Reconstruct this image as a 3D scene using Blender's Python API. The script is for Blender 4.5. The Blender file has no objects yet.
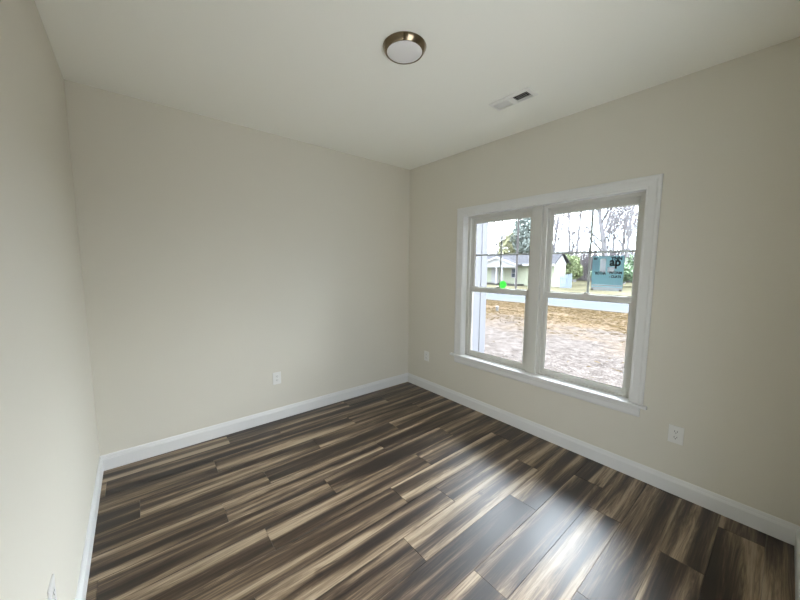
import bpy, bmesh, math, random
from mathutils import Vector, Matrix, noise

SC = bpy.context.scene
COL = SC.collection
PI = math.pi

# ------------------------------------------------------------------ camera
def cam_matrix(yaw, pitch, roll, loc):
    f = Vector((math.cos(pitch)*math.sin(yaw), math.cos(pitch)*math.cos(yaw), math.sin(pitch)))
    r = f.cross(Vector((0, 0, 1))).normalized()
    u = r.cross(f)
    r2 = r*math.cos(roll) + u*math.sin(roll)
    u2 = -r*math.sin(roll) + u*math.cos(roll)
    m = Matrix((r2, u2, -f)).transposed().to_4x4()
    m.translation = loc
    return m

cam_data = bpy.data.cameras.new('camera')
cam = bpy.data.objects.new('camera', cam_data)
COL.objects.link(cam)
cam_data.sensor_fit = 'HORIZONTAL'
cam_data.sensor_width = 36.0
cam_data.lens = 321.11/800*36
cam_data.clip_start = 0.03
cam_data.clip_end = 400
cam.matrix_world = cam_matrix(0.6922, -0.1038, 0.0068, (-2.7558, -3.1477, 1.5312))
SC.camera = cam

# ------------------------------------------------------------------ sky, exposure
SKY_STRENGTH = 19.0
SUN_GLOW = 1.5
world = bpy.data.worlds.new('overcast_sky')
SC.world = world
world.use_nodes = True
nt = world.node_tree
nt.nodes.clear()
wo = nt.nodes.new('ShaderNodeOutputWorld')
bg = nt.nodes.new('ShaderNodeBackground')
def sky_math(op, a, b=0.0, c=0.0):
    x = nt.nodes.new('ShaderNodeMath'); x.operation = op
    for k, v in enumerate((a, b, c)):
        if isinstance(v, (int, float)): x.inputs[k].default_value = v
        else: nt.links.new(v, x.inputs[k])
    return x.outputs[0]
tc = nt.nodes.new('ShaderNodeTexCoord')
sx = nt.nodes.new('ShaderNodeSeparateXYZ')
nt.links.new(tc.outputs['Generated'], sx.inputs[0])
# overcast luminance rises towards the zenith and towards the veiled sun in front of the window
SUN_AZ, SUN_EL = math.radians(26), math.radians(42)
dotp = nt.nodes.new('ShaderNodeVectorMath'); dotp.operation = 'DOT_PRODUCT'
dotp.inputs[1].default_value = (math.cos(SUN_AZ)*math.cos(SUN_EL), math.sin(SUN_AZ)*math.cos(SUN_EL), math.sin(SUN_EL))
nt.links.new(tc.outputs['Generated'], dotp.inputs[0])
glow = sky_math('POWER', sky_math('MAXIMUM', dotp.outputs['Value'], 0.0), 1.6)
lum = sky_math('MULTIPLY', sky_math('MULTIPLY_ADD', sky_math('MAXIMUM', sx.outputs['Z'], 0.0), 0.9, 0.42), sky_math('MULTIPLY_ADD', glow, SUN_GLOW, 0.45))
nz = nt.nodes.new('ShaderNodeTexNoise')
nz.inputs['Scale'].default_value = 2.5
nz.inputs['Detail'].default_value = 4
nt.links.new(tc.outputs['Generated'], nz.inputs['Vector'])
cl = nt.nodes.new('ShaderNodeValToRGB')
cl.color_ramp.elements[0].position = 0.35; cl.color_ramp.elements[0].color = (0.82, 0.95, 1.10, 1)
cl.color_ramp.elements[1].position = 0.65; cl.color_ramp.elements[1].color = (0.98, 1.0, 1.03, 1)
nt.links.new(nz.outputs['Fac'], cl.inputs[0])
nt.links.new(cl.outputs[0], bg.inputs['Color'])
nt.links.new(sky_math('MULTIPLY', lum, SKY_STRENGTH), bg.inputs['Strength'])
nt.links.new(bg.outputs[0], wo.inputs[0])

def area_light(name, loc, target, sx_, sy_, watts, spread, col=(1, 1, 1)):
    d = bpy.data.lights.new(name, 'AREA')
    d.shape = 'RECTANGLE'; d.size = sx_; d.size_y = sy_; d.energy = watts; d.color = col
    d.spread = math.radians(spread)
    o = bpy.data.objects.new(name, d); COL.objects.link(o)
    o.location = loc
    o.rotation_euler = (Vector(target)-Vector(loc)).to_track_quat('-Z', 'Y').to_euler()
    return o
# added fill lamp, unseen behind the camera, aimed up to brighten the ceiling
area_light('fill_light', (-1.75, -3.33, 1.05), (-1.0, -0.7, 2.45), 0.8, 1.95, 3.2, 120, (1.0, 0.96, 0.86))

SC.view_settings.view_transform = 'Standard'
SC.view_settings.look = 'None'
SC.view_settings.exposure = 0.12
SC.view_settings.gamma = 1.0
SC.view_settings.use_curve_mapping = False
SC.cycles.use_denoising = True
SC.cycles.max_bounces = 14
SC.cycles.diffuse_bounces = 8
SC.cycles.transparent_max_bounces = 24
SC.cycles.sample_clamp_indirect = 0.0

# ------------------------------------------------------------------ room dimensions (metres)
W, D, H = 3.0305, 3.309, 2.74
WY0, WY1, WZ0, WZ1 = -0.895, -2.472, 0.545, 2.07     # rough opening of the window (inside the casing)
T = 0.15

# ------------------------------------------------------------------ materials
def new_mat(name):
    m = bpy.data.materials.new(name)
    m.use_nodes = True
    n = m.node_tree
    b = n.nodes['Principled BSDF']
    return m, n, b

def plain(name, col, rough=0.5, metal=0.0, bump=0.0, bscale=200.0, spec=0.5, vary=0.0, vscale=4.0):
    m, n, b = new_mat(name)
    b.inputs['Base Color'].default_value = (*col, 1)
    b.inputs['Roughness'].default_value = rough
    b.inputs['Metallic'].default_value = metal
    b.inputs['Specular IOR Level'].default_value = spec
    t = n.nodes.new('ShaderNodeTexCoord')
    if bump:
        x = n.nodes.new('ShaderNodeTexNoise'); x.inputs['Scale'].default_value = bscale
        x.inputs['Detail'].default_value = 3
        bp = n.nodes.new('ShaderNodeBump'); bp.inputs['Strength'].default_value = bump
        bp.inputs['Distance'].default_value = 0.002
        n.links.new(t.outputs['Object'], x.inputs['Vector'])
        n.links.new(x.outputs['Fac'], bp.inputs['Height'])
        n.links.new(bp.outputs[0], b.inputs['Normal'])
    if vary:
        x = n.nodes.new('ShaderNodeTexNoise'); x.inputs['Scale'].default_value = vscale
        x.inputs['Detail'].default_value = 4
        r = n.nodes.new('ShaderNodeValToRGB')
        r.color_ramp.elements[0].position = 0.3
        r.color_ramp.elements[1].position = 0.7
        r.color_ramp.elements[0].color = (*[c*(1-vary) for c in col], 1)
        r.color_ramp.elements[1].color = (*[min(1, c*(1+vary)) for c in col], 1)
        n.links.new(t.outputs['Object'], x.inputs['Vector'])
        n.links.new(x.outputs['Fac'], r.inputs[0])
        n.links.new(r.outputs[0], b.inputs['Base Color'])
    return m

M = {}
M['wall'] = plain('greige_wall_paint', (0.67, 0.645, 0.57), 0.75, bump=0.12, bscale=160, spec=0.25)
M['ceiling'] = plain('ceiling_paint', (0.89, 0.89, 0.83), 0.9, bump=0.1, bscale=120, spec=0.1)
M['trim'] = plain('white_trim_paint', (0.72, 0.725, 0.72), 0.38, spec=0.4)
M['vinyl'] = plain('white_vinyl', (0.62, 0.615, 0.575), 0.42)
M['muntin'] = plain('pale_grey_grille', (0.24, 0.24, 0.225), 0.6)
M['plate'] = plain('white_plastic', (0.76, 0.76, 0.74), 0.3)
M['slot'] = plain('dark_slot', (0.02, 0.02, 0.02), 0.6)
M['screw'] = plain('painted_screw', (0.7, 0.7, 0.68), 0.35)
M['nickel'] = plain('brushed_nickel', (0.27, 0.215, 0.15), 0.17, metal=1.0)
M['diffuser'] = plain('frosted_glass', (0.80, 0.79, 0.79), 0.35)
M['vent'] = plain('vent_white_enamel', (0.80, 0.80, 0.77), 0.45)
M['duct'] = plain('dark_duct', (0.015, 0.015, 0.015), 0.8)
M['gasket'] = plain('sill_gasket', (0.10, 0.09, 0.08), 0.7)
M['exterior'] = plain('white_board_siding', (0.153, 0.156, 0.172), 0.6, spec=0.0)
M['asphalt'] = plain('pale_asphalt', (0.046, 0.05, 0.056), 0.85, vary=0.12, vscale=1.2, spec=0.0)
M['kerb'] = plain('pale_concrete', (0.050, 0.048, 0.045), 0.85, spec=0.0)
M['lawn'] = plain('dry_winter_lawn', (0.054, 0.05, 0.033), 0.9, vary=0.35, vscale=0.35, spec=0.0)
M['straw'] = plain('straw', (0.086, 0.062, 0.032), 0.8, vary=0.3, vscale=1.5, spec=0.0)
M['bark'] = plain('grey_bark', (0.204, 0.198, 0.210), 0.9, vary=0.2, vscale=6, spec=0.0)
M['twig'] = plain('grey_twig', (0.200, 0.191, 0.200), 0.9, spec=0.0)
M['evergreen'] = plain('grey_green_foliage', (0.197, 0.225, 0.211), 0.8, vary=0.35, vscale=1.5, spec=0.0)
M['olive'] = plain('olive_foliage', (0.241, 0.241, 0.151), 0.8, vary=0.3, vscale=1.5, spec=0.0)
M['bush'] = plain('yellow_green_foliage', (0.156, 0.187, 0.1), 0.75, vary=0.4, vscale=1.2, spec=0.0)
M['hedge'] = plain('pale_green_foliage', (0.142, 0.200, 0.126), 0.8, vary=0.3, vscale=1.2, spec=0.0)
M['brush'] = plain('grey_lilac_brush', (0.168, 0.154, 0.161), 0.9, vary=0.2, vscale=2, spec=0.0)
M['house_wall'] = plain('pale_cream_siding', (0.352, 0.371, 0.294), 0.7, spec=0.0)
M['house_trim'] = plain('white_house_trim', (0.332, 0.332, 0.341), 0.6, spec=0.0)
M['shingle'] = plain('grey_lilac_shingles', (0.045, 0.045, 0.05), 0.9, vary=0.15, vscale=4, spec=0.0)
M['house_glass'] = plain('bluish_window_glass', (0.019, 0.029, 0.049), 0.1)
M['blue_board'] = plain('pale_blue_boards', (0.196, 0.234, 0.288), 0.7, spec=0.0)
M['pole'] = plain('weathered_pole', (0.078, 0.073, 0.073), 0.9, spec=0.0)
M['pvc'] = plain('white_pvc', (0.121, 0.121, 0.121), 0.4)

def mat_glass():
    m, n, b = new_mat('clear_window_glass')
    n.nodes.remove(b)
    out = n.nodes['Material Output']
    tr = n.nodes.new('ShaderNodeBsdfTransparent'); tr.inputs[0].default_value = (0.98, 0.99, 0.985, 1)
    gl = n.nodes.new('ShaderNodeBsdfGlossy'); gl.inputs['Roughness'].default_value = 0.0
    fr = n.nodes.new('ShaderNodeFresnel'); fr.inputs['IOR'].default_value = 1.35
    mx = n.nodes.new('ShaderNodeMixShader')
    n.links.new(fr.outputs[0], mx.inputs[0])
    n.links.new(tr.outputs[0], mx.inputs[1])
    n.links.new(gl.outputs[0], mx.inputs[2])
    n.links.new(mx.outputs[0], out.inputs[0])
    return m
M['glass'] = mat_glass()

def mat_film(name, col, trans=0.6):
    m, n, b = new_mat(name)
    n.nodes.remove(b)
    out = n.nodes['Material Output']
    d = n.nodes.new('ShaderNodeBsdfDiffuse'); d.inputs[0].default_value = (*col, 1)
    t = n.nodes.new('ShaderNodeBsdfTranslucent'); t.inputs[0].default_value = (*col, 1)
    mx = n.nodes.new('ShaderNodeMixShader'); mx.inputs[0].default_value = trans
    n.links.new(d.outputs[0], mx.inputs[1]); n.links.new(t.outputs[0], mx.inputs[2])
    n.links.new(mx.outputs[0], out.inputs[0])
    return m
M['film_teal'] = mat_film('teal_printed_film', (0.63, 0.88, 0.93))
M['film_deep'] = mat_film('deep_teal_print', (0.6, 0.8, 0.86))
M['film_pale'] = mat_film('pale_print', (0.506, 0.644, 0.644))
M['film_white'] = mat_film('white_print', (0.45, 0.47, 0.48))
M['film_green'] = mat_film('bright_green_film', (0.230, 0.782, 0.230))
M['film_dgreen'] = mat_film('mid_green_print', (0.092, 0.552, 0.138))
M['ink'] = plain('black_ink', (0.004, 0.004, 0.005), 0.6)

def mat_floor():
    m, n, b = new_mat('wood_plank_flooring')
    L = n.links.new
    uv = n.nodes.new('ShaderNodeUVMap'); uv.uv_map = 'plank'
    at = n.nodes.new('ShaderNodeAttribute'); at.attribute_name = 'tone'
    def mapping(sxv, syv):
        mp = n.nodes.new('ShaderNodeMapping')
        mp.inputs['Scale'].default_value = (sxv, syv, 1)
        L(uv.outputs[0], mp.inputs[0]); return mp
    def noise_tex(sxv, syv, detail, dist, rough=0.5):
        x = n.nodes.new('ShaderNodeTexNoise'); x.noise_dimensions = '2D'
        x.inputs['Scale'].default_value = 1.0
        x.inputs['Detail'].default_value = detail
        x.inputs['Distortion'].default_value = dist
        x.inputs['Roughness'].default_value = rough
        L(mapping(sxv, syv).outputs[0], x.inputs['Vector']); return x
    def math_node(op, a, c, clamp=False):
        x = n.nodes.new('ShaderNodeMath'); x.operation = op; x.use_clamp = clamp
        for i, v in enumerate((a, c)):
            if isinstance(v, (int, float)): x.inputs[i].default_value = v
            else: L(v, x.inputs[i])
        return x.outputs[0]
    bands = noise_tex(0.50, 13.0, 1.2, 0.2)
    figure = noise_tex(1.7, 30.0, 5.0, 2.2, 0.65)
    grain = noise_tex(3.0, 110.0, 4.0, 0.4, 0.65)
    a = math_node('MULTIPLY', bands.outputs['Fac'], 1.0)
    f2 = math_node('MULTIPLY', math_node('SUBTRACT', figure.outputs['Fac'], 0.5), 0.40)
    g2 = math_node('MULTIPLY', math_node('SUBTRACT', grain.outputs['Fac'], 0.5), 0.30)
    tone = math_node('MULTIPLY', math_node('SUBTRACT', at.outputs['Fac'], 0.5), 0.07)
    s = math_node('ADD', math_node('ADD', a, f2), math_node('ADD', g2, tone))
    r = n.nodes.new('ShaderNodeValToRGB')
    cr = r.color_ramp
    stops = [(0.31, (0.012, 0.0065, 0.0036)), (0.42, (0.034, 0.020, 0.0115)), (0.51, (0.080, 0.052, 0.031)),
             (0.61, (0.19, 0.135, 0.084)), (0.73, (0.36, 0.280, 0.19))]
    cr.elements[0].position, cr.elements[0].color = stops[0][0], (*stops[0][1], 1)
    cr.elements[1].position, cr.elements[1].color = stops[-1][0], (*stops[-1][1], 1)
    for p_, c_ in stops[1:-1]:
        e = cr.elements.new(p_); e.color = (*c_, 1)
    L(s, r.inputs[0])
    # small dark knots
    kn = noise_tex(5.0, 18.0, 1.0, 0.6)
    kr = n.nodes.new('ShaderNodeValToRGB')
    kr.color_ramp.elements[0].position = 0.78; kr.color_ramp.elements[0].color = (1, 1, 1, 1)
    kr.color_ramp.elements[1].position = 0.86; kr.color_ramp.elements[1].color = (0.35, 0.3, 0.27, 1)
    L(kn.outputs['Fac'], kr.inputs[0])
    mu = n.nodes.new('ShaderNodeMix'); mu.data_type = 'RGBA'; mu.blend_type = 'MULTIPLY'; mu.inputs[0].default_value = 1
    L(r.outputs[0], mu.inputs[6]); L(kr.outputs[0], mu.inputs[7])
    L(mu.outputs[2], b.inputs['Base Color'])
    b.inputs['Roughness'].default_value = 0.33
    b.inputs['Specular IOR Level'].default_value = 0.62
    rr = math_node('ADD', math_node('MULTIPLY', grain.outputs['Fac'], 0.10), 0.34)
    L(rr, b.inputs['Roughness'])
    bp = n.nodes.new('ShaderNodeBump'); bp.inputs['Strength'].default_value = 0.25; bp.inputs['Distance'].default_value = 0.0008
    L(grain.outputs['Fac'], bp.inputs['Height']); L(bp.outputs[0], b.inputs['Normal'])
    return m
M['floor'] = mat_floor()

def mat_yard():
    m, n, b = new_mat('graded_soil_and_straw')
    L = n.links.new
    t = n.nodes.new('ShaderNodeTexCoord')
    mp = n.nodes.new('ShaderNodeMapping'); mp.inputs['Scale'].default_value = (1.0, 0.7, 1)
    L(t.outputs['Object'], mp.inputs[0])
    big = n.nodes.new('ShaderNodeTexNoise'); big.inputs['Scale'].default_value = 0.55; big.inputs['Detail'].default_value = 4
    fine = n.nodes.new('ShaderNodeTexNoise'); fine.inputs['Scale'].default_value = 38; fine.inputs['Detail'].default_value = 5
    L(mp.outputs[0], big.inputs['Vector']); L(mp.outputs[0], fine.inputs['Vector'])
    sp = n.nodes.new('ShaderNodeSeparateXYZ'); L(t.outputs['Object'], sp.inputs[0])
    mr = n.nodes.new('ShaderNodeMapRange')
    mr.inputs[1].default_value = 4.5; mr.inputs[2].default_value = 11.0
    mr.inputs[3].default_value = -0.28; mr.inputs[4].default_value = 0.26
    L(sp.outputs['X'], mr.inputs[0])
    ad = n.nodes.new('ShaderNodeMath'); ad.operation = 'ADD'
    L(big.outputs['Fac'], ad.inputs[0]); L(mr.outputs[0], ad.inputs[1])
    mix = n.nodes.new('ShaderNodeValToRGB')
    mix.color_ramp.elements[0].position = 0.36; mix.color_ramp.elements[0].color = (0.07, 0.0615, 0.0575, 1)
    mix.color_ramp.elements[1].position = 0.66; mix.color_ramp.elements[1].color = (0.079, 0.059, 0.04, 1)
    L(ad.outputs[0], mix.inputs[0])
    fr = n.nodes.new('ShaderNodeValToRGB')
    fr.color_ramp.elements[0].position = 0.3; fr.color_ramp.elements[0].color = (0.40, 0.38, 0.36, 1)
    fr.color_ramp.elements[1].position = 0.7; fr.color_ramp.elements[1].color = (1.25, 1.25, 1.25, 1)
    L(fine.outputs['Fac'], fr.inputs[0])
    mu = n.nodes.new('ShaderNodeMix'); mu.data_type = 'RGBA'; mu.blend_type = 'MULTIPLY'; mu.inputs[0].default_value = 1
    L(mix.outputs[0], mu.inputs[6]); L(fr.outputs[0], mu.inputs[7])
    clod = n.nodes.new('ShaderNodeTexNoise'); clod.inputs['Scale'].default_value = 8; clod.inputs['Detail'].default_value = 6; clod.inputs['Roughness'].default_value = 0.7
    L(mp.outputs[0], clod.inputs['Vector'])
    cr = n.nodes.new('ShaderNodeValToRGB')
    cr.color_ramp.elements[0].position = 0.38; cr.color_ramp.elements[0].color = (0.62, 0.60, 0.59, 1)
    cr.color_ramp.elements[1].position = 0.60; cr.color_ramp.elements[1].color = (1.22, 1.22, 1.22, 1)
    L(clod.outputs['Fac'], cr.inputs[0])
    mu2 = n.nodes.new('ShaderNodeMix'); mu2.data_type = 'RGBA'; mu2.blend_type = 'MULTIPLY'; mu2.inputs[0].default_value = 1
    L(mu.outputs[2], mu2.inputs[6]); L(cr.outputs[0], mu2.inputs[7])
    L(mu2.outputs[2], b.inputs['Base Color'])
    bp = n.nodes.new('ShaderNodeBump'); bp.inputs['Strength'].default_value = 0.8; bp.inputs['Distance'].default_value = 0.04
    L(fine.outputs['Fac'], bp.inputs['Height']); L(bp.outputs[0], b.inputs['Normal'])
    b.inputs['Roughness'].default_value = 0.95
    b.inputs['Specular IOR Level'].default_value = 0.0
    return m
M['yard'] = mat_yard()

# ------------------------------------------------------------------ mesh helpers
def add_box(bm, x0, x1, y0, y1, z0, z1, bevel=0.0, mat=None):
    x0, x1 = min(x0, x1), max(x0, x1); y0, y1 = min(y0, y1), max(y0, y1); z0, z1 = min(z0, z1), max(z0, z1)
    vs = [bm.verts.new(c) for c in ((x0,y0,z0),(x1,y0,z0),(x1,y1,z0),(x0,y1,z0),(x0,y0,z1),(x1,y0,z1),(x1,y1,z1),(x0,y1,z1))]
    fs = [bm.faces.new([vs[i] for i in f]) for f in ((0,3,2,1),(4,5,6,7),(0,1,5,4),(1,2,6,5),(2,3,7,6),(3,0,4,7))]
    if bevel:
        es = list({e for f in fs for e in f.edges})
        bmesh.ops.bevel(bm, geom=es, offset=bevel, segments=2, profile=0.5, affect='EDGES')
    return vs

def add_prism(bm, rings, close_ring=True, caps=True):
    """rings: list of lists of points, joined one after another"""
    vr = [[bm.verts.new(p) for p in r] for r in rings]
    n = len(vr[0])
    for a, b in zip(vr, vr[1:]):
        for i in range(n if close_ring else n-1):
            j = (i+1) % n
            bm.faces.new((a[i], a[j], b[j], b[i]))
    if caps:
        bm.faces.new(list(reversed(vr[0]))); bm.faces.new(vr[-1])
    return vr

def add_tube(bm, pts, radii, seg=6, caps=True):
    pts = [Vector(p) for p in pts]
    rings = []
    for i, p in enumerate(pts):
        d = (pts[min(i+1, len(pts)-1)] - pts[max(i-1, 0)]).normalized()
        up = Vector((0, 0, 1)) if abs(d.z) < 0.9 else Vector((1, 0, 0))
        a = d.cross(up).normalized(); b = d.cross(a)
        r = radii[i] if hasattr(radii, '__len__') else radii
        rings.append([p + (a*math.cos(2*PI*k/seg) + b*math.sin(2*PI*k/seg))*r for k in range(seg)])
    add_prism(bm, rings, True, caps)

def add_lathe(bm, prof, centre, seg=48, axis='z', caps=True):
    """prof: (r, h) pairs; h runs along the axis"""
    rings = []
    for r, h in prof:
        ring = []
        for k in range(seg):
            c, s = math.cos(2*PI*k/seg)*r, math.sin(2*PI*k/seg)*r
            if axis == 'z': o = (c, s, h)
            elif axis == 'x': o = (h, c, s)
            else: o = (c, h, s)
            ring.append(Vector(centre) + Vector(o))
        rings.append(ring)
    add_prism(bm, rings, True, caps)

def obj(name, bm, mat, parent=None, smooth=False, bevel=0.0):
    bmesh.ops.recalc_face_normals(bm, faces=bm.faces[:])
    me = bpy.data.meshes.new(name)
    bm.to_mesh(me); bm.free()
    if smooth:
        for p in me.polygons: p.use_smooth = True
    o = bpy.data.objects.new(name, me)
    me.materials.append(mat)
    COL.objects.link(o)
    if parent:
        o.parent = parent
        o.matrix_parent_inverse = Matrix.Translation(parent_loc(parent)).inverted()
    if smooth:
        md = o.modifiers.new('split', 'EDGE_SPLIT'); md.split_angle = math.radians(40)
    return o

def parent_loc(p):
    return p.location.copy() if p.type == 'EMPTY' else Vector((0, 0, 0))

def tag(o, label, cat, group=None, kind=None):
    o['label'] = label; o['category'] = cat
    if group: o['group'] = group
    if kind: o['kind'] = kind
    return o

def thing(name, label, cat, loc=(0, 0, 0), group=None, kind=None):
    o = bpy.data.objects.new(name, None)
    COL.objects.link(o); o.location = loc
    o.empty_display_size = 0.05
    return tag(o, label, cat, group, kind)

def B(): return bmesh.new()

def one_box(name, mat, parent, x0, x1, y0, y1, z0, z1, bevel=0.0):
    bm = B(); add_box(bm, x0, x1, y0, y1, z0, z1, bevel)
    return obj(name, bm, mat, parent)

# ------------------------------------------------------------------ room shell
rnd = random.Random(7)
PW, PL, GAP = 0.1878, 1.193, 0.0011
JOINT = [-2.20, -1.798, -2.358, -1.62, -2.095, -1.21, -1.785, -1.06, -1.466, -1.22, -1.667, -0.88, -1.513, -0.58,
         -1.22, -0.637, -0.155, -1.0]
bm = B()
uvl = bm.loops.layers.uv.new('plank')
tone_l = bm.loops.layers.float_color.new('tone')
def plank(x0, x1, y0, y1):
    ox, oy, tn = rnd.uniform(0, 60), rnd.uniform(0, 60), rnd.random()
    c = 0.0013
    top = [bm.verts.new(p) for p in ((x0+c, y0+c, 0), (x1-c, y0+c, 0), (x1-c, y1-c, 0), (x0+c, y1-c, 0))]
    low = [bm.verts.new(p) for p in ((x0, y0, -0.0022), (x1, y0, -0.0022), (x1, y1, -0.0022), (x0, y1, -0.0022))]
    fs = [bm.faces.new(top)]
    for i in range(4):
        j = (i+1) % 4
        fs.append(bm.faces.new((low[i], low[j], top[j], top[i])))
    for k, f in enumerate(fs):
        for l in f.loops:
            l[uvl].uv = (l.vert.co.x + ox, l.vert.co.y*1.0 + oy)
            l[tone_l] = (tn, tn, tn, 1) if k == 0 else (tn*0.0, 0, 0, 1)
for k in range(18):
    y1, y0 = -PW*k, max(-PW*(k+1), -D)
    x = JOINT[k]
    while x > -W: x -= PL
    while x < 0:
        a, b_ = max(x, -W), min(x+PL, 0)
        if b_-a > 0.004: plank(a, b_, y0, y1)
        x += PL
floor = obj('floor', bm, M['floor'])
tag(floor, 'dark and light streaked wood plank floor of the empty room', 'floor', kind='structure')
bm = B(); add_box(bm, -W-T, T, -D-T, T, -0.30, -0.004)
sub = obj('floor_slab', bm, M['gasket']); tag(sub, 'slab under the wood plank floor', 'slab', kind='structure')

# ceiling with an opening for the vent
VX0, VX1, VY0, VY1 = -0.617, -0.513, -1.905, -1.628
bm = B()
for (x0, x1, y0, y1) in ((-W-T, VX0, -D-T, T), (VX1, T, -D-T, T), (VX0, VX1, -D-T, VY0), (VX0, VX1, VY1, T)):
    add_box(bm, x0, x1, y0, y1, H, H+0.2)
tag(obj('ceiling', bm, M['ceiling']), 'flat warm white ceiling', 'ceiling', kind='structure')

tag(one_box('wall_back', M['wall'], None, -W-T, T, 0, T, 0, H), 'greige wall facing the camera, left of the corner', 'wall', kind='structure')
tag(one_box('wall_left', M['wall'], None, -W-T, -W, -D-T, 0, 0, H), 'pale wall along the left edge of the photo', 'wall', kind='structure')
bm = B()
DX0, DX1, DZ = -2.17, -1.33, 2.05
add_box(bm, -W, DX0, -D-T, -D, 0, H); add_box(bm, DX1, T, -D-T, -D, 0, H); add_box(bm, DX0, DX1, -D-T, -D, DZ, H)
tag(obj('wall_front', bm, M['wall']), 'wall with an open doorway behind the camera', 'wall', kind='structure')
bm = B()
RO = 0.0125
add_box(bm, 0, T, WY0+RO, 0, 0, H); add_box(bm, 0, T, -D, WY1-RO, 0, H)
add_box(bm, 0, T, WY1-RO, WY0+RO, 0, WZ0-0.012); add_box(bm, 0, T, WY1-RO, WY0+RO, WZ1+RO, H)
tag(obj('wall_right', bm, M['wall']), 'greige wall holding the double window', 'wall', kind='structure')

# baseboards: stepped profile, mitred into the corners
BH = 0.117
PROF = [(0, 0), (0.0150, 0), (0.0150, 0.086), (0.0128, 0.0885), (0.0128, 0.094), (0.0100, 0.097), (0.0085, 0.104), (0.0060, 0.111), (0.0035, BH), (0, BH)]
def baseboard(name, label, f, s0, s1):
    bm = B()
    add_prism(bm, [[f(s0+d, d, z) for d, z in PROF], [f(s1-d, d, z) for d, z in PROF]])
    tag(obj(name, bm, M['trim']), label, 'baseboard', kind='structure')
baseboard('baseboard_back', 'white baseboard along the wall left of the corner', lambda s, d, z: (s, -d, z), -W, 0)
baseboard('baseboard_right', 'white baseboard under the window', lambda s, d, z: (-d, s, z), -D, 0)
baseboard('baseboard_left', 'white baseboard along the left wall', lambda s, d, z: (-W+d, s, z), -D, 0)
bm = B()
f = lambda s_, d, z: (s_, -D+d, z)
add_prism(bm, [[f(-W+d, d, z) for d, z in PROF], [f(DX0-0.086, d, z) for d, z in PROF]])
add_prism(bm, [[f(DX1+0.086, d, z) for d, z in PROF], [f(-d, d, z) for d, z in PROF]])
tag(obj('baseboard_front', bm, M['trim']), 'white baseboard behind the camera, seen at the right edge', 'baseboard', kind='structure')
bm = B()
add_prism(bm, [[(DX0-o, -D+t, z0) for o, t in ((0, 0), (0, .012), (.086, .017), (.086, 0))] for z0 in (0, DZ)])
add_prism(bm, [[(DX1+o, -D+t, z0) for o, t in ((0, 0), (0, .012), (.086, .017), (.086, 0))] for z0 in (0, DZ)])
add_box(bm, DX0-0.086, DX1+0.086, -D, -D+0.016, DZ, DZ+0.086)
tag(obj('trim_1', bm, M['trim']), 'white casing around the doorway behind the camera', 'door casing', kind='structure')

# ------------------------------------------------------------------ the window
win = thing('window_1', 'white twin double hung window looking onto a straw covered yard', 'window', (0, -1.683, 0.56), kind='structure')
# casing: moulded profile running up, over and down, mitred
CI0, CI1, CIT = -0.890, -2.474, 2.070
CW = 0.086
CPROF = [(0, 0), (0, 0.011), (0.004, 0.0135), (0.012, 0.0135), (0.016, 0.0115), (0.058, 0.015), (0.066, 0.019), (0.080, 0.019), (CW, 0.016), (CW, 0)]
bm = B()
rings = []
zs = 0.556
rings.append([(-t, CI0+o, zs) for o, t in CPROF])
rings.append([(-t, CI0+o, CIT+o) for o, t in CPROF])
rings.append([(-t, CI1-o, CIT+o) for o, t in CPROF])
rings.append([(-t, CI1-o, zs) for o, t in CPROF])
add_prism(bm, rings)
obj('casing', bm, M['trim'], win)
# jamb lining
bm = B()
add_box(bm, -0.002, 0.062, WY0, WY0+0.012, zs, WZ1)
add_box(bm, -0.002, 0.062, WY1, WY1-0.012, zs, WZ1)
add_box(bm, -0.002, 0.062, WY0+0.012, WY1-0.012, WZ1, WZ1+0.012)
obj('jamb', bm, M['trim'], win)
# stool with horns, and the apron
bm = B()
pts = [(0.075, WY0), (0, WY0), (0, -0.757), (-0.036, -0.757), (-0.036, -2.585), (0, -2.585), (0, WY1), (0.075, WY1)]
add_prism(bm, [[(x, y, 0.534) for x, y in pts], [(x, y, 0.556) for x, y in pts]])
es = [e for e in bm.edges if all(abs(v.co.x+0.036) < 1e-4 for v in e.verts) and abs(e.verts[0].co.z-e.verts[1].co.z) < 1e-4]
bmesh.ops.bevel(bm, geom=es, offset=0.007, segments=3, profile=0.5, affect='EDGES')
obj('sill', bm, M['trim'], win)
bm = B()
AP = [(0, 0.462), (-0.010, 0.462), (-0.014, 0.468), (-0.016, 0.480), (-0.016, 0.512), (-0.019, 0.518), (-0.019, 0.534), (0, 0.534)]
add_prism(bm, [[(x, -0.812, z) for x, z in AP], [(x, -2.545, z) for x, z in AP]])
obj('apron', bm, M['trim'], win)
# mullion post
one_box('mullion', M['vinyl'], win, 0.028, 0.148, -1.640, -1.730, 0.556, WZ1, 0.002)

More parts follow.
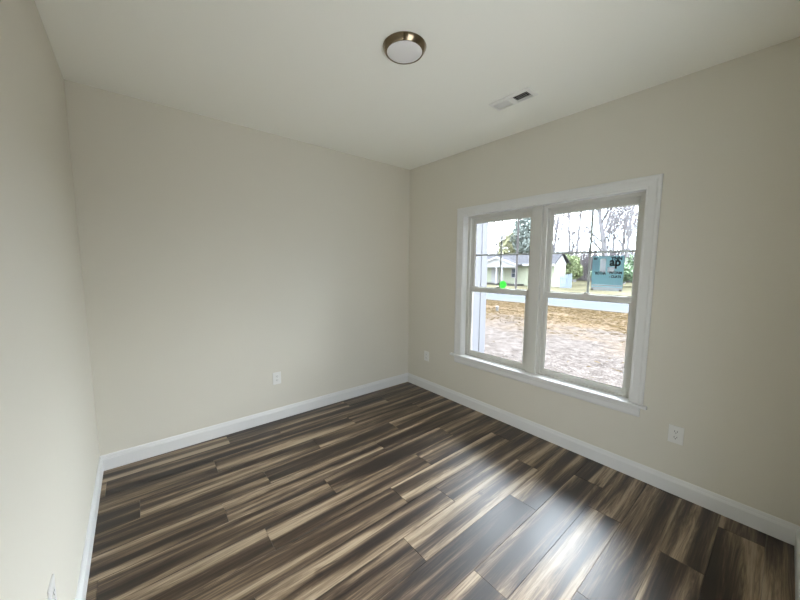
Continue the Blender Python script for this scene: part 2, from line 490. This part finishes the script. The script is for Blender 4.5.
def unit(y0, y1):
    """one double hung unit between y0 (left) and y1 (right), y0 > y1"""
    bm = B()
    fw = 0.030
    # frame in stepped tracks
    for (xa, xb, w) in ((0.060, 0.074, 0.030), (0.074, 0.100, 0.018), (0.100, 0.108, 0.030), (0.108, 0.134, 0.018), (0.134, 0.149, 0.022)):
        add_box(bm, xa, xb, y0, y0-w, 0.556, WZ1); add_box(bm, xa, xb, y1, y1+w, 0.556, WZ1)
        add_box(bm, xa, xb, y0-w, y1+w, WZ1-w*0.8, WZ1)
    add_box(bm, 0.060, 0.149, y0-0.018, y1+0.018, 0.556, 0.566)
    fr = obj('frame', bm, M['vinyl'], win)
    def sash(x0, x1, gy0, gy1, gz0, gz1, oy0, oy1, oz0, oz1, name):
        bm = B()
        add_box(bm, x0, x1, oy0, gy0, oz0, oz1, 0.002); add_box(bm, x0, x1, gy1, oy1, oz0, oz1, 0.002)
        add_box(bm, x0, x1, gy0, gy1, oz0, gz0, 0.002); add_box(bm, x0, x1, gy0, gy1, gz1, oz1, 0.002)
        # sloped glazing bead
        xm = (x0+x1)/2
        bd = 0.008
        a = [(x0+0.004, gy0, gz0), (x0+0.004, gy1, gz0), (x0+0.004, gy1, gz1), (x0+0.004, gy0, gz1)]
        b = [(xm, gy0-bd, gz0+bd), (xm, gy1+bd, gz0+bd), (xm, gy1+bd, gz1-bd), (xm, gy0-bd, gz1-bd)]
        add_prism(bm, [a, b], True, False)
        o = obj(name, bm, M['vinyl'], win)
        g = B(); add_box(g, xm, xm+0.004, gy0-0.001, gy1+0.001, gz0+0.001, gz1-0.001)
        obj('glass_pane', g, M['glass'], o)
        return o, xm
    # lower sash, inner track
    lo, _ = sash(0.076, 0.098, y0-0.056, y1+0.056, 0.606, 1.272, y0-0.019, y1+0.019, 0.566, 1.316, 'lower_sash')
    up, xm = sash(0.110, 0.132, y0-0.056, y1+0.056, 1.314, 1.998, y0-0.019, y1+0.019, 1.276, WZ1-0.016, 'upper_sash')
    gy0, gy1 = y0-0.056, y1+0.056
    yc, zc = (gy0+gy1)/2, 1.658
    bm = B()
    add_box(bm, xm+0.006, xm+0.008, yc-0.009, yc+0.009, 1.314, 1.998)
    add_box(bm, xm+0.006, xm+0.008, gy0, yc+0.009, zc-0.009, zc+0.009)
    add_box(bm, xm+0.006, xm+0.008, yc-0.009, gy1, zc-0.009, zc+0.009)
    obj('muntin', bm, M['muntin'], up)
    # sash lock on the meeting rail
    bm = B()
    add_box(bm, 0.078, 0.100, yc-0.026, yc+0.026, 1.316, 1.322, 0.002)
    add_lathe(bm, [(0.012, 1.322), (0.012, 1.330), (0.008, 1.333)], (0.089, yc, 0), 16)
    add_box(bm, 0.076, 0.088, yc-0.034, yc+0.004, 1.325, 1.331, 0.002)
    obj('sash_lock', bm, M['vinyl'], lo)
    # tilt latches
    for yy in (y0-0.036, y1+0.036):
        bm = B(); add_box(bm, 0.080, 0.094, yy-0.014, yy+0.014, 1.316, 1.321, 0.0015)
        obj('tilt_latch', bm, M['vinyl'], lo)
    return xm
GX = unit(WY0-0.004, -1.640)
unit(-1.730, WY1+0.004)

# ------------------------------------------------------------------ stickers on the glass
FX = GX - 0.0012     # inner face of the upper panes
def text_mesh(name, body, size, y, z, x, parent, mat, bold=0.0, sxv=1.0):
    cu = bpy.data.curves.new(name, 'FONT')
    cu.body = body; cu.size = size; cu.extrude = 0.0002; cu.offset = bold
    tmp = bpy.data.objects.new(name, cu)
    COL.objects.link(tmp)
    dg = bpy.context.evaluated_depsgraph_get()
    me = bpy.data.meshes.new_from_object(tmp.evaluated_get(dg))
    bpy.data.objects.remove(tmp)
    me.transform(Matrix(((0, 0, -1, x), (-sxv, 0, 0, y), (0, 1, 0, z), (0, 0, 0, 1))))
    me.materials.clear(); me.materials.append(mat)
    me.name = name
    o = bpy.data.objects.new(name, me); COL.objects.link(o)
    o.parent = parent; o.matrix_parent_inverse = Matrix.Translation(parent_loc(parent)).inverted()
    return o

SY0, SY1, SZ0, SZ1 = -2.124, -2.344, 1.352, 1.624
sign = thing('window_label', 'square teal printed label with black writing stuck on the right upper pane', 'label', (FX, (SY0+SY1)/2, SZ0))
def card(name, mat, a0, a1, b0, b1, layer):
    """a: fraction from left, b: fraction from top"""
    y0, y1 = SY0+(SY1-SY0)*a0, SY0+(SY1-SY0)*a1
    z0, z1 = SZ1+(SZ0-SZ1)*b1, SZ1+(SZ0-SZ1)*b0
    x = FX-0.0006*layer
    return one_box(name, mat, sign, x-0.0005, x, y1, y0, z0, z1)
card('sheet', M['film_white'], 0, 1, 0, 1, 0)
for q in ((0, .25, 0, .83), (.25, .44, 0, .07), (.25, .44, .47, .83), (.44, .50, 0, .83), (.50, .72, 0, .31), (.50, .72, .47, .83),
          (.72, 1, 0, .83), (0, 1, .87, .90)):
    card('printed_panel', M['film_teal'], *q, 1)
card('printed_panel', M['film_deep'], 0.03, 0.22, 0.06, 0.42, 2)
card('border', M['film_deep'], 0, 0.022, 0, 0.90, 2)
card('border', M['film_deep'], 0.978, 1, 0, 0.90, 2)
card('border', M['film_deep'], 0.022, 0.978, 0, 0.03, 2)
card('corner_clip', M['gasket'], 0.0, 0.08, 0.95, 1.0, 3)
card('corner_clip', M['gasket'], 0.90, 0.98, 0.95, 1.0, 3)
def sign_text(body, size, a, b, bold=0.0, sxv=1.0, mat='ink'):
    text_mesh('printed_text', body, size, SY0+(SY1-SY0)*a, SZ1+(SZ0-SZ1)*b, FX-0.0030, sign, M[mat], bold, sxv)
sign_text('YNN', 0.036, 0.60, 0.115, 0.0020, 0.95)
sign_text('ap', 0.088, 0.56, 0.275, 0.0030, 0.92)
sign_text('er', 0.036, 0.04, 0.10, 0.0008, 1.0)
sign_text("' ROTNA", 0.030, 0.07, 0.53, 0.0014, 0.72)
sign_text('PN DNM', 0.026, 0.57, 0.51, 0.0010, 0.85)
sign_text('- CUATS', 0.026, 0.57, 0.62, 0.0010, 0.82)

st = thing('round_sticker', 'round bright green sticker at the foot of the left upper pane', 'sticker', (FX, -1.302, 1.345))
bm = B(); add_lathe(bm, [(0.040, -0.0005), (0.040, 0.0)], (FX, -1.308, 1.356), 32, 'x')
obj('disc', bm, M['film_green'], st)
bm = B()
for k in range(14):
    a0, a1 = 0.3+k*0.36, 0.3+(k+1)*0.36
    p = [(FX-0.0008, -1.308+r*math.cos(a), 1.356+r*math.sin(a)) for a, r in ((a0, 0.014), (a1, 0.014), (a1, 0.022), (a0, 0.022))]
    bm.faces.new([bm.verts.new(q) for q in p])
r_ = bmesh.ops.extrude_face_region(bm, geom=bm.faces[:])
bmesh.ops.translate(bm, vec=(-0.0003, 0, 0), verts=[v for v in r_['geom'] if isinstance(v, bmesh.types.BMVert)])
obj('printed_ring', bm, M['film_dgreen'], st)

# ------------------------------------------------------------------ wall outlets
def outlet_parts(root):
    """built facing -y at the origin (plate centre), returned under root"""
    bm = B(); add_box(bm, -0.040, 0.040, -0.0055, 0, -0.0605, 0.0605, 0.0022)
    obj('cover_plate', bm, M['plate'], root)
    for dz in (0.020, -0.020):
        bm = B()
        prof = []
        for k in range(32):
            a = 2*PI*k/32
            prof.append((max(-0.0165, min(0.0165, 0.0185*math.cos(a))), 0.0145*math.sin(a)))
        add_prism(bm, [[(x, -0.0054, dz+z) for x, z in prof], [(x, -0.0074, dz+z) for x, z in prof]])
        rc = obj('receptacle', bm, M['plate'], root)
        bm = B()
        add_box(bm, -0.0082, -0.0056, -0.0078, -0.0070, dz-0.002, dz+0.0085)
        add_box(bm, 0.0056, 0.0082, -0.0078, -0.0070, dz-0.001, dz+0.0075)
        add_lathe(bm, [(0.0028, -0.0078), (0.0028, -0.0070)], (0, 0, dz-0.0075), 10, 'y')
        obj('slots', bm, M['slot'], rc)
    bm = B(); add_lathe(bm, [(0.0030, -0.0068), (0.0034, -0.0054)], (0, 0, 0), 12, 'y')
    obj('screw', bm, M['screw'], root)

outlet = thing('wall_outlet', 'white duplex outlet on the long back wall, above its baseboard', 'outlet', (0, 0, 0), 'wall outlets')
outlet_parts(outlet)
def copy_tree(o, parent=None):
    c = o.copy(); COL.objects.link(c)
    if parent: c.parent = parent
    for ch in list(o.children): copy_tree(ch, c)
    return c
spots = [((-0.0005, -0.353, 0.424), -PI/2, 'small white outlet between the room corner and the window'),
         ((-0.0005, -2.752, 0.416), -PI/2, 'white duplex outlet right of the window, slots showing'),
         ((-W+0.0005, -1.682, 0.428), PI/2, 'white outlet on the left wall, seen edge on at bottom left')]
kids = [copy_tree(outlet) for _ in spots]
outlet.location = (-1.724, -0.0005, 0.424)
for c, (l, r, t) in zip(kids, spots):
    c.location = l; c.rotation_euler = (0, 0, r); c['label'] = t

# ------------------------------------------------------------------ ceiling light
LX, LY = -1.524, -1.686
lamp = thing('ceiling_light', 'round flush ceiling light with bronze nickel rim, switched off', 'ceiling light', (LX, LY, H))
bm = B()
add_lathe(bm, [(0.119, H), (0.121, H-0.004), (0.119, H-0.008), (0.114, H-0.018), (0.106, H-0.028), (0.103, H-0.031), (0.098, H-0.031), (0.097, H-0.026)], (LX, LY, 0), 72, 'z', False)
obj('rim', bm, M['nickel'], lamp, True)
bm = B()
add_lathe(bm, [(0.098*math.cos(a), H-0.027-0.013*math.sin(a)) for a in [i*PI/2/10 for i in range(10)]] + [(0.004, H-0.040)], (LX, LY, 0), 72, 'z', True)
obj('diffuser', bm, M['diffuser'], lamp, True)

# ------------------------------------------------------------------ ceiling vent
vent = thing('ceiling_vent', 'white two way ceiling register, one half dark, nearest the window', 'vent', (-0.565, -1.766, H))
OX0, OX1, OY0, OY1 = -0.634, -0.497, -1.922, -1.612
bm = B()
IX0, IX1, IY0, IY1 = VX0+0.006, VX1-0.006, VY0+0.006, VY1-0.006
outer = [(OX0, OY0), (OX1, OY0), (OX1, OY1), (OX0, OY1)]
inner = [(IX0, IY0), (IX1, IY0), (IX1, IY1), (IX0, IY1)]
ins = [(OX0+0.012, OY0+0.012), (OX1-0.012, OY0+0.012), (OX1-0.012, OY1-0.012), (OX0+0.012, OY1-0.012)]
add_prism(bm, [[(x, y, H) for x, y in outer], [(x, y, H-0.007) for x, y in outer], [(x, y, H-0.013) for x, y in ins],
               [(x, y, H-0.013) for x, y in inner], [(x, y, H+0.004) for x, y in inner]], True, False)
add_box(bm, IX0, IX1, -1.778, -1.748, H-0.012, H+0.002)
obj('frame', bm, M['vent'], vent)
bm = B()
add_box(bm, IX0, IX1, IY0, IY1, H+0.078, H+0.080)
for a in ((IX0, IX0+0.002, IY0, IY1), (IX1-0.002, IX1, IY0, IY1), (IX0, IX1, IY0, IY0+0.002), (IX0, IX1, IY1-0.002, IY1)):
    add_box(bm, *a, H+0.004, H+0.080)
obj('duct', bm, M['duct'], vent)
def slats(y0, y1, tilt, n):
    for k in range(n):
        bm = B()
        yc = y0+(y1-y0)*(k+0.5)/n
        h = 0.0075
        dy, dz = h*math.cos(tilt), h*math.sin(tilt)
        for_pts = [(yc-dy, H+0.001-dz), (yc+dy, H+0.001+dz)]
        (a, za), (b_, zb) = for_pts
        th = 0.0006
        add_prism(bm, [[(x, a, za-th), (x, b_, zb-th), (x, b_, zb+th), (x, a, za+th)] for x in (IX0, IX1)])
        obj('louver', bm, M['vent'], vent)
slats(-1.748, IY1, math.radians(118), 8)      # half whose blades face the camera
slats(IY0, -1.778, math.radians(40), 8)       # half whose blades open towards it

# ------------------------------------------------------------------ outdoors: ground
GZ = -0.40
def frange(a, b, s):
    n = max(1, round((b-a)/s)); return [a+(b-a)*i/n for i in range(n+1)]
xs = frange(0.16, 13.4, 0.085)
ys = frange(-30, -3.4, 2.5)[:-1] + frange(-3.4, 12.0, 0.085) + frange(12, 40, 2.5)[1:]
bm = B()
def yard_h(x, y):
    edge = min(1, max(0, (13.4-x)/0.8))*min(1, (x-0.1)/0.6)
    h = 0.05*noise.noise(Vector((x*0.5, y*0.25, 1.3))) + 0.03*noise.noise(Vector((x*2.3, y*0.9, 4.0)))
    h += 0.028*noise.noise(Vector((x*6.0, y*4.0, 9.0)))
    tr = math.sin((x + 0.10*y + 0.25*noise.noise(Vector((x*0.3, y*0.3, 2))))*7.2)
    m_ = max(0.0, min(1.0, 1.25-abs(x-5.0)/3.5))
    h += m_*0.028*tr*(0.6+0.4*math.sin(y*16+x*5))
    return GZ + h*edge
vg = [[bm.verts.new((x, y, yard_h(x, y))) for y in ys] for x in xs]
for i in range(len(xs)-1):
    for j in range(len(ys)-1):
        bm.faces.new((vg[i][j], vg[i+1][j], vg[i+1][j+1], vg[i][j+1]))
tag(obj('ground', bm, M['yard'], smooth=False), 'bare graded front yard soil with straw between house and street', 'ground', kind='structure')
tag(one_box('road', M['asphalt'], None, 13.75, 18.3, -30, 60, GZ-0.3, GZ+0.01), 'pale grey street beyond the straw yard', 'road', kind='structure')
tag(one_box('road_edge', M['kerb'], None, 13.4, 13.75, -30, 60, GZ-0.3, GZ+0.02), 'pale strip along the near side of the street', 'kerb', kind='structure')
bm = B()
lx = frange(18.3, 90, 3.0); ly = frange(-60, 90, 3.0)
vg = [[bm.verts.new((x, y, GZ+0.02+0.05*noise.noise(Vector((x*.2, y*.2, 0))))) for y in ly] for x in lx]
for i in range(len(lx)-1):
    for j in range(len(ly)-1):
        bm.faces.new((vg[i][j], vg[i+1][j], vg[i+1][j+1], vg[i][j+1]))
tag(obj('far_lawn', bm, M['lawn']), 'dry yellow green lawn across the street', 'lawn', kind='structure')

# straw litter
rs = random.Random(11)
bm = B()
for k in range(12000):
    x = 13.2 - 8.5*abs(rs.gauss(0, 0.45))
    if x < 2.5 or (x < 6.5 and rs.random() < 0.75): continue
    y = rs.uniform(-3.2, 11.5)
    if noise.noise(Vector((x*0.6, y*0.3, 7))) + (x-7)/10 < 0.0 and rs.random() < 0.85: continue
    z = yard_h(x, y)+0.012
    a = rs.gauss(PI/2, 0.7); l = rs.uniform(0.04, 0.12); w = rs.uniform(0.003, 0.007)
    dx, dy = math.cos(a)*l, math.sin(a)*l
    nx, ny = -math.sin(a)*w, math.cos(a)*w
    t1, t2 = rs.uniform(-0.008, 0.03), rs.uniform(-0.008, 0.03)
    p = [(x-dx-nx, y-dy-ny, z+t1), (x+dx-nx, y+dy-ny, z+t2), (x, y, z+max(t1, t2)+w*1.5)]
    q = [(x-dx+nx, y-dy+ny, z+t1), (x+dx+nx, y+dy+ny, z+t2)]
    v = [bm.verts.new(c) for c in p+q]
    bm.faces.new((v[0], v[1], v[2])); bm.faces.new((v[3], v[4], v[2]))
tag(obj('straw', bm, M['straw']), 'loose tan straw scattered over the graded yard', 'straw', kind='stuff')

# projecting wing of the house, seen through the left pane
bm = B()
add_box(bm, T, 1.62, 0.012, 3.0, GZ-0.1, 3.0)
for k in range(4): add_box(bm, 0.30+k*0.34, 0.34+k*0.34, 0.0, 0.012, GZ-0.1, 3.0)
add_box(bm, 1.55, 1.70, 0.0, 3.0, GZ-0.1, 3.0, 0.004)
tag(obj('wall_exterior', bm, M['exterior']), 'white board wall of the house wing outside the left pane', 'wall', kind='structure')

# white pipe stub in the straw
pipe = thing('pipe_stub', 'short white capped pipe standing in the straw near the street', 'pipe', (9.3, 4.79, GZ))
bm = B(); add_lathe(bm, [(0.055, GZ-0.05), (0.055, GZ+0.20)], (9.3, 4.79, 0), 20)
obj('riser', bm, M['pvc'], pipe, True)
bm = B(); add_lathe(bm, [(0.066, GZ+0.17), (0.066, GZ+0.245), (0.03, GZ+0.25)], (9.3, 4.79, 0), 20)
obj('cap', bm, M['pvc'], pipe, True)

# ------------------------------------------------------------------ outdoors: house across the street
hs = thing('house', 'pale low house with gabled porch across the street', 'house', (32, 16, GZ))
HX0, HX1, HY0, HY1 = 29.2, 31.7, 11.6, 24.5
bm = B(); add_box(bm, HX0, HX1, HY0, HY1, GZ-0.1, 1.86)
for k in range(15): add_box(bm, HX0-0.02, HX0, HY0, HY1, GZ+0.1+k*0.145, GZ+0.11+k*0.145)
obj('wall', bm, M['house_wall'], hs)
bm = B(); e0, e1 = HY0-0.25, HY1+0.3
RX, RZ = 30.45, 2.95
add_prism(bm, [[(28.7, y, 1.84), (RX, y, RZ), (32.2, y, 1.84), (32.2, y, 1.95), (RX, y, RZ+0.13), (28.7, y, 1.96)] for y in (e0, e1)])
obj('roof', bm, M['shingle'], hs)
one_box('fascia', M['house_trim'], hs, 28.66, 28.70, e0, e1, 1.68, 1.93)
bm = B()
for yy in (HY0-0.01,):
    add_prism(bm, [[(HX0, yy-0.05, 1.86), (HX1, yy-0.05, 1.86), (RX, yy-0.05, RZ)], [(HX0, yy+0.05, 1.86), (HX1, yy+0.05, 1.86), (RX, yy+0.05, RZ)]])
obj('gable', bm, M['house_trim'], hs)
PX = 27.7
bm = B()
PA, PLY, PRY, PZ0, PZ1 = 17.25, 19.75, 14.75, 1.74, 2.56
add_prism(bm, [[(x, PLY, PZ0), (x, PA, PZ1), (x, PRY, PZ0), (x, PRY, PZ0+0.12), (x, PA, PZ1+0.12), (x, PLY, PZ0+0.12)] for x in (PX, 30.8)])
obj('porch_roof', bm, M['shingle'], hs)
bm = B()
add_prism(bm, [[(x, PLY-0.1, PZ0), (x, PRY+0.1, PZ0), (x, PA, PZ1-0.03)] for x in (PX+0.15, PX+0.25)])
add_box(bm, PX+0.10, PX+0.30, PRY+0.15, PLY-0.15, PZ0-0.22, PZ0)
obj('porch_gable', bm, M['house_trim'], hs)
bm = B()
for s in (-1, 1):
    ya = PA; yb = PLY if s > 0 else PRY
    add_prism(bm, [[(x, ya, PZ1-0.06), (x, yb, PZ0-0.06), (x, yb, PZ0+0.12), (x, ya, PZ1+0.13)] for x in (PX-0.03, PX)])
obj('porch_fascia', bm, M['house_trim'], hs)
for y in (14.95, 16.6, 17.3, 19.5):
    bm = B(); add_box(bm, PX+0.13, PX+0.27, y-0.07, y+0.07, GZ+0.15, PZ0-0.2); add_box(bm, PX+0.10, PX+0.30, y-0.1, y+0.1, GZ+0.15, GZ+0.3)
    obj('porch_post', bm, M['house_trim'], hs)
one_box('porch_floor', M['kerb'], hs, PX, HX0, PRY, PLY, GZ-0.05, GZ+0.16)
def house_window(y0, y1, z0, z1, panes=2):
    f = one_box('window', M['house_trim'], hs, HX0-0.05, HX0, y0-0.08, y1+0.08, z0-0.08, z1+0.08)
    bm = B()
    for k in range(panes):
        h = (z1-z0)/panes
        add_box(bm, HX0-0.06, HX0-0.045, y0, y1, z0+k*h+0.02, z0+(k+1)*h-0.02)
    obj('pane', bm, M['house_glass'], f)
house_window(15.80, 16.2, 0.45, 1.35)
house_window(12.3, 12.9, 0.45, 1.35)
house_window(21.3, 22.3, 0.45, 1.35)
one_box('entry_door', M['house_trim'], hs, HX0-0.05, HX0, 17.9, 18.8, GZ+0.16, 1.55)

fence = thing('picket_fence', 'short pale blue board fence at the right end of the far house', 'fence', (29.0, 10.6, GZ))
for k in range(7):
    y = 9.85+k*0.16
    bm = B()
    add_prism(bm, [[(x, y, GZ), (x, y+0.12, GZ), (x, y+0.12, GZ+1.30-0.03*k), (x, y+0.06, GZ+1.40-0.03*k), (x, y, GZ+1.30-0.03*k)] for x in (28.98, 29.01)])
    obj('picket', bm, M['blue_board'], fence)
for z in (0.05, 0.65):
    one_box('rail', M['blue_board'], fence, 29.01, 29.05, 9.83, 10.98, z-0.2, z-0.1)

pole = thing('utility_pole', 'slim pale utility pole in front of the far house', 'pole', (20, 10.26, GZ))
bm = B(); add_tube(bm, [(20, 10.26, GZ-0.1), (20, 10.26, 9.5)], [0.075, 0.06], 10); obj('shaft', bm, M['pole'], pole, True)
one_box('crossarm', M['pole'], pole, 19.95, 20.05, 9.4, 11.1, 8.9, 9.0)

# ------------------------------------------------------------------ outdoors: trees
def grow(bm_t, bm_b, p, d, length, r, depth, rg, spread, up, twigs=2):
    """one limb: a bent tube, then its children"""
    n = 6 if depth < 2 else 4
    pts, rad = [p.copy()], [r]
    dd = d.copy(); q = p.copy()
    for i in range(n):
        w_ = 0.04 if depth == 0 else 0.16
        dd = (dd + Vector((rg.gauss(0, w_), rg.gauss(0, w_), rg.gauss(0, 0.06) + (0.05 if depth == 0 else up)))).normalized()
        q = q + dd*(length/n)
        pts.append(q.copy()); rad.append(max(0.016, r*(1-0.6*(i+1)/n)))
    add_tube(bm_t if depth == 0 else bm_b, pts, rad, 7 if depth == 0 else (5 if depth < 2 else 3), True)
    if depth >= 4 or len(bm_b.verts) > 70000: return
    kids = {0: 11, 1: 7, 2: 5, 3: 3}[depth]
    for k in range(kids):
        t = rg.uniform(0.28 if depth == 0 else 0.2, 1.0)
        if k == 0: t = 1.0
        i = min(n-1, int(t*n)); f = t*n-i
        bp = pts[i].lerp(pts[i+1], f)
        ax = (pts[i+1]-pts[i]).normalized()
        side = ax.cross(Vector((rg.gauss(0, 1), rg.gauss(0, 1), rg.gauss(0, 1)))).normalized()
        ang = rg.uniform(0.4, spread) if k else rg.uniform(0.05, 0.3)
        nd = (ax*math.cos(ang) + side*math.sin(ang)).normalized()
        rr = rad[i]*(1-f)+rad[i+1]*f
        grow(bm_t, bm_b, bp, nd, length*rg.uniform(0.30, 0.52), max(0.022, rr*rg.uniform(0.4, 0.62)), depth+1, rg, spread, 0.10, twigs)

def bare_tree(x, y, h, r, seed, label, group='leafless trees behind the street', spread=0.95):
    rg = random.Random(seed)
    t = thing('bare_tree', label, 'tree', (x, y, GZ), group)
    a, b = B(), B()
    grow(a, b, Vector((x, y, GZ-0.1)), Vector((rg.gauss(0, .03), rg.gauss(0, .03), 1)).normalized(), h*0.62, r, 0, rg, spread, 0.05)
    obj('trunk', a, M['bark'], t); obj('branches', b, M['twig'], t)
    return t

bare_tree(45, 12.0, 17, 0.44, 3, 'tallest leafless tree with the thickest trunk, above the teal label')
bare_tree(45, 19.5, 15, 0.26, 5, 'slim leafless tree next to the central mullion in the right pane')
bare_tree(46, 16.9, 15, 0.20, 8, 'leafless tree right of the slim one by the mullion')
bare_tree(44, 15.6, 15, 0.20, 13, 'leafless tree just left of the right muntin bar')
bare_tree(48, 11.3, 15, 0.22, 21, 'leafless tree close on the right of the thickest trunk')
bare_tree(43, 9.6, 15, 0.20, 34, 'leafless tree at the right edge of the right pane')
bare_tree(52, 14.4, 14, 0.18, 55, 'thin distant leafless tree between muntin bar and thickest trunk')
bare_tree(40, 25.6, 12, 0.16, 89, 'leafless tree beside the white wing in the left pane')
bare_tree(50, 13.2, 15, 0.20, 101, 'leafless tree left of the thickest trunk, further back')
bare_tree(49, 17.9, 14, 0.18, 102, 'leafless tree between the mullion and the right muntin bar, further back')
bare_tree(41, 24.0, 9, 0.12, 91, 'small leafless tree over the porch gable')

def leafy(name, x, y, z0, rx, ry, rz, n, size, mat, label, seed, trunk_h=0.0, lobes=14, group=None):
    rg = random.Random(seed)
    t = thing(name, label, 'tree' if trunk_h else 'bush', (x, y, GZ), group)
    bm = B()
    cen = Vector((x, y, z0+rz))
    L = [(cen, Vector((rx*0.72, ry*0.72, rz*0.72)))]
    for k in range(lobes):
        a, e = rg.uniform(0, 2*PI), rg.uniform(-0.7, 1.2)
        o = Vector((math.cos(a)*math.cos(e)*rx, math.sin(a)*math.cos(e)*ry, math.sin(e)*rz))*0.62
        s = rg.uniform(0.28, 0.46)
        L.append((cen+o, Vector((rx*s, ry*s, rz*s))))
    for k in range(n):
        c, s = rg.choice(L)
        v = Vector((rg.gauss(0, 1), rg.gauss(0, 1), rg.gauss(0, 1))).normalized()*rg.uniform(0.75, 1.05)
        p = c + Vector((v.x*s.x, v.y*s.y, v.z*s.z))
        u = Vector((rg.gauss(0, 1), rg.gauss(0, 1), rg.gauss(0, 1))).normalized()
        w = u.cross(Vector((rg.gauss(0, 1), rg.gauss(0, 1), rg.gauss(0, 1)))).normalized()
        s_ = size*rg.uniform(0.5, 1.2)
        q = [bm.verts.new(p+u*s_), bm.verts.new(p+w*s_*0.45), bm.verts.new(p-u*s_), bm.verts.new(p-w*s_*0.45)]
        bm.faces.new(q)
    obj('foliage', bm, mat, t)
    bm = B()
    add_tube(bm, [(x, y, GZ-0.1), (x, y, z0+rz*0.6), (x+0.1, y, z0+rz*1.5)], [0.06+rx*0.05, 0.04+rx*0.035, 0.03], 7)
    for k in range(6):
        a = rg.uniform(0, 2*PI)
        add_tube(bm, [(x, y, z0+rz*rg.uniform(0.2, 0.9)), (x+math.cos(a)*rx*0.6, y+math.sin(a)*ry*0.6, z0+rz*rg.uniform(0.9, 1.5))], [0.03+rx*0.015, 0.02], 4)
    obj('stem', bm, M['bark'], t)
    return t

leafy('evergreen_tree', 40, 20.6, 1.2, 2.2, 2.6, 4.2, 5200, 0.30, M['evergreen'], 'tall grey green rounded evergreen in the left upper pane', 2, 2.0)
leafy('olive_tree', 39, 22.9, 1.0, 1.6, 1.9, 2.9, 3000, 0.24, M['olive'], 'olive coloured leafy tree left of the grey green evergreen', 4, 2.0)
leafy('bush', 33, 11.9, GZ, 1.3, 1.35, 1.75, 3600, 0.16, M['bush'], 'big yellow green bush right of the far house', 6)
leafy('bush', 36, 8.9, GZ, 1.6, 2.1, 1.55, 3000, 0.18, M['hedge'], 'pale green bush behind the teal label', 9)
leafy('bush', 37, 6.2, GZ, 1.5, 2.2, 1.75, 3000, 0.18, M['hedge'], 'pale green bush at the right edge of the right pane', 10)

# tangled brush behind the lawn
rb = random.Random(17)
bm = B()
for k in range(6000):
    x, y = rb.uniform(49, 55), rb.uniform(2, 40)
    h = rb.uniform(2.2, 5.4)
    dx, dy = rb.gauss(0, 0.7), rb.gauss(0, 0.9)
    w = rb.uniform(0.03, 0.075)
    add_tube(bm, [(x, y, GZ), (x+dx*0.4, y+dy*0.4, GZ+h*0.55), (x+dx, y+dy, GZ+h)], [w, w*0.7, w*0.25], 3)
tag(obj('brush', bm, M['brush']), 'tangled grey leafless brush along the back of the lawn', 'brush', kind='stuff')
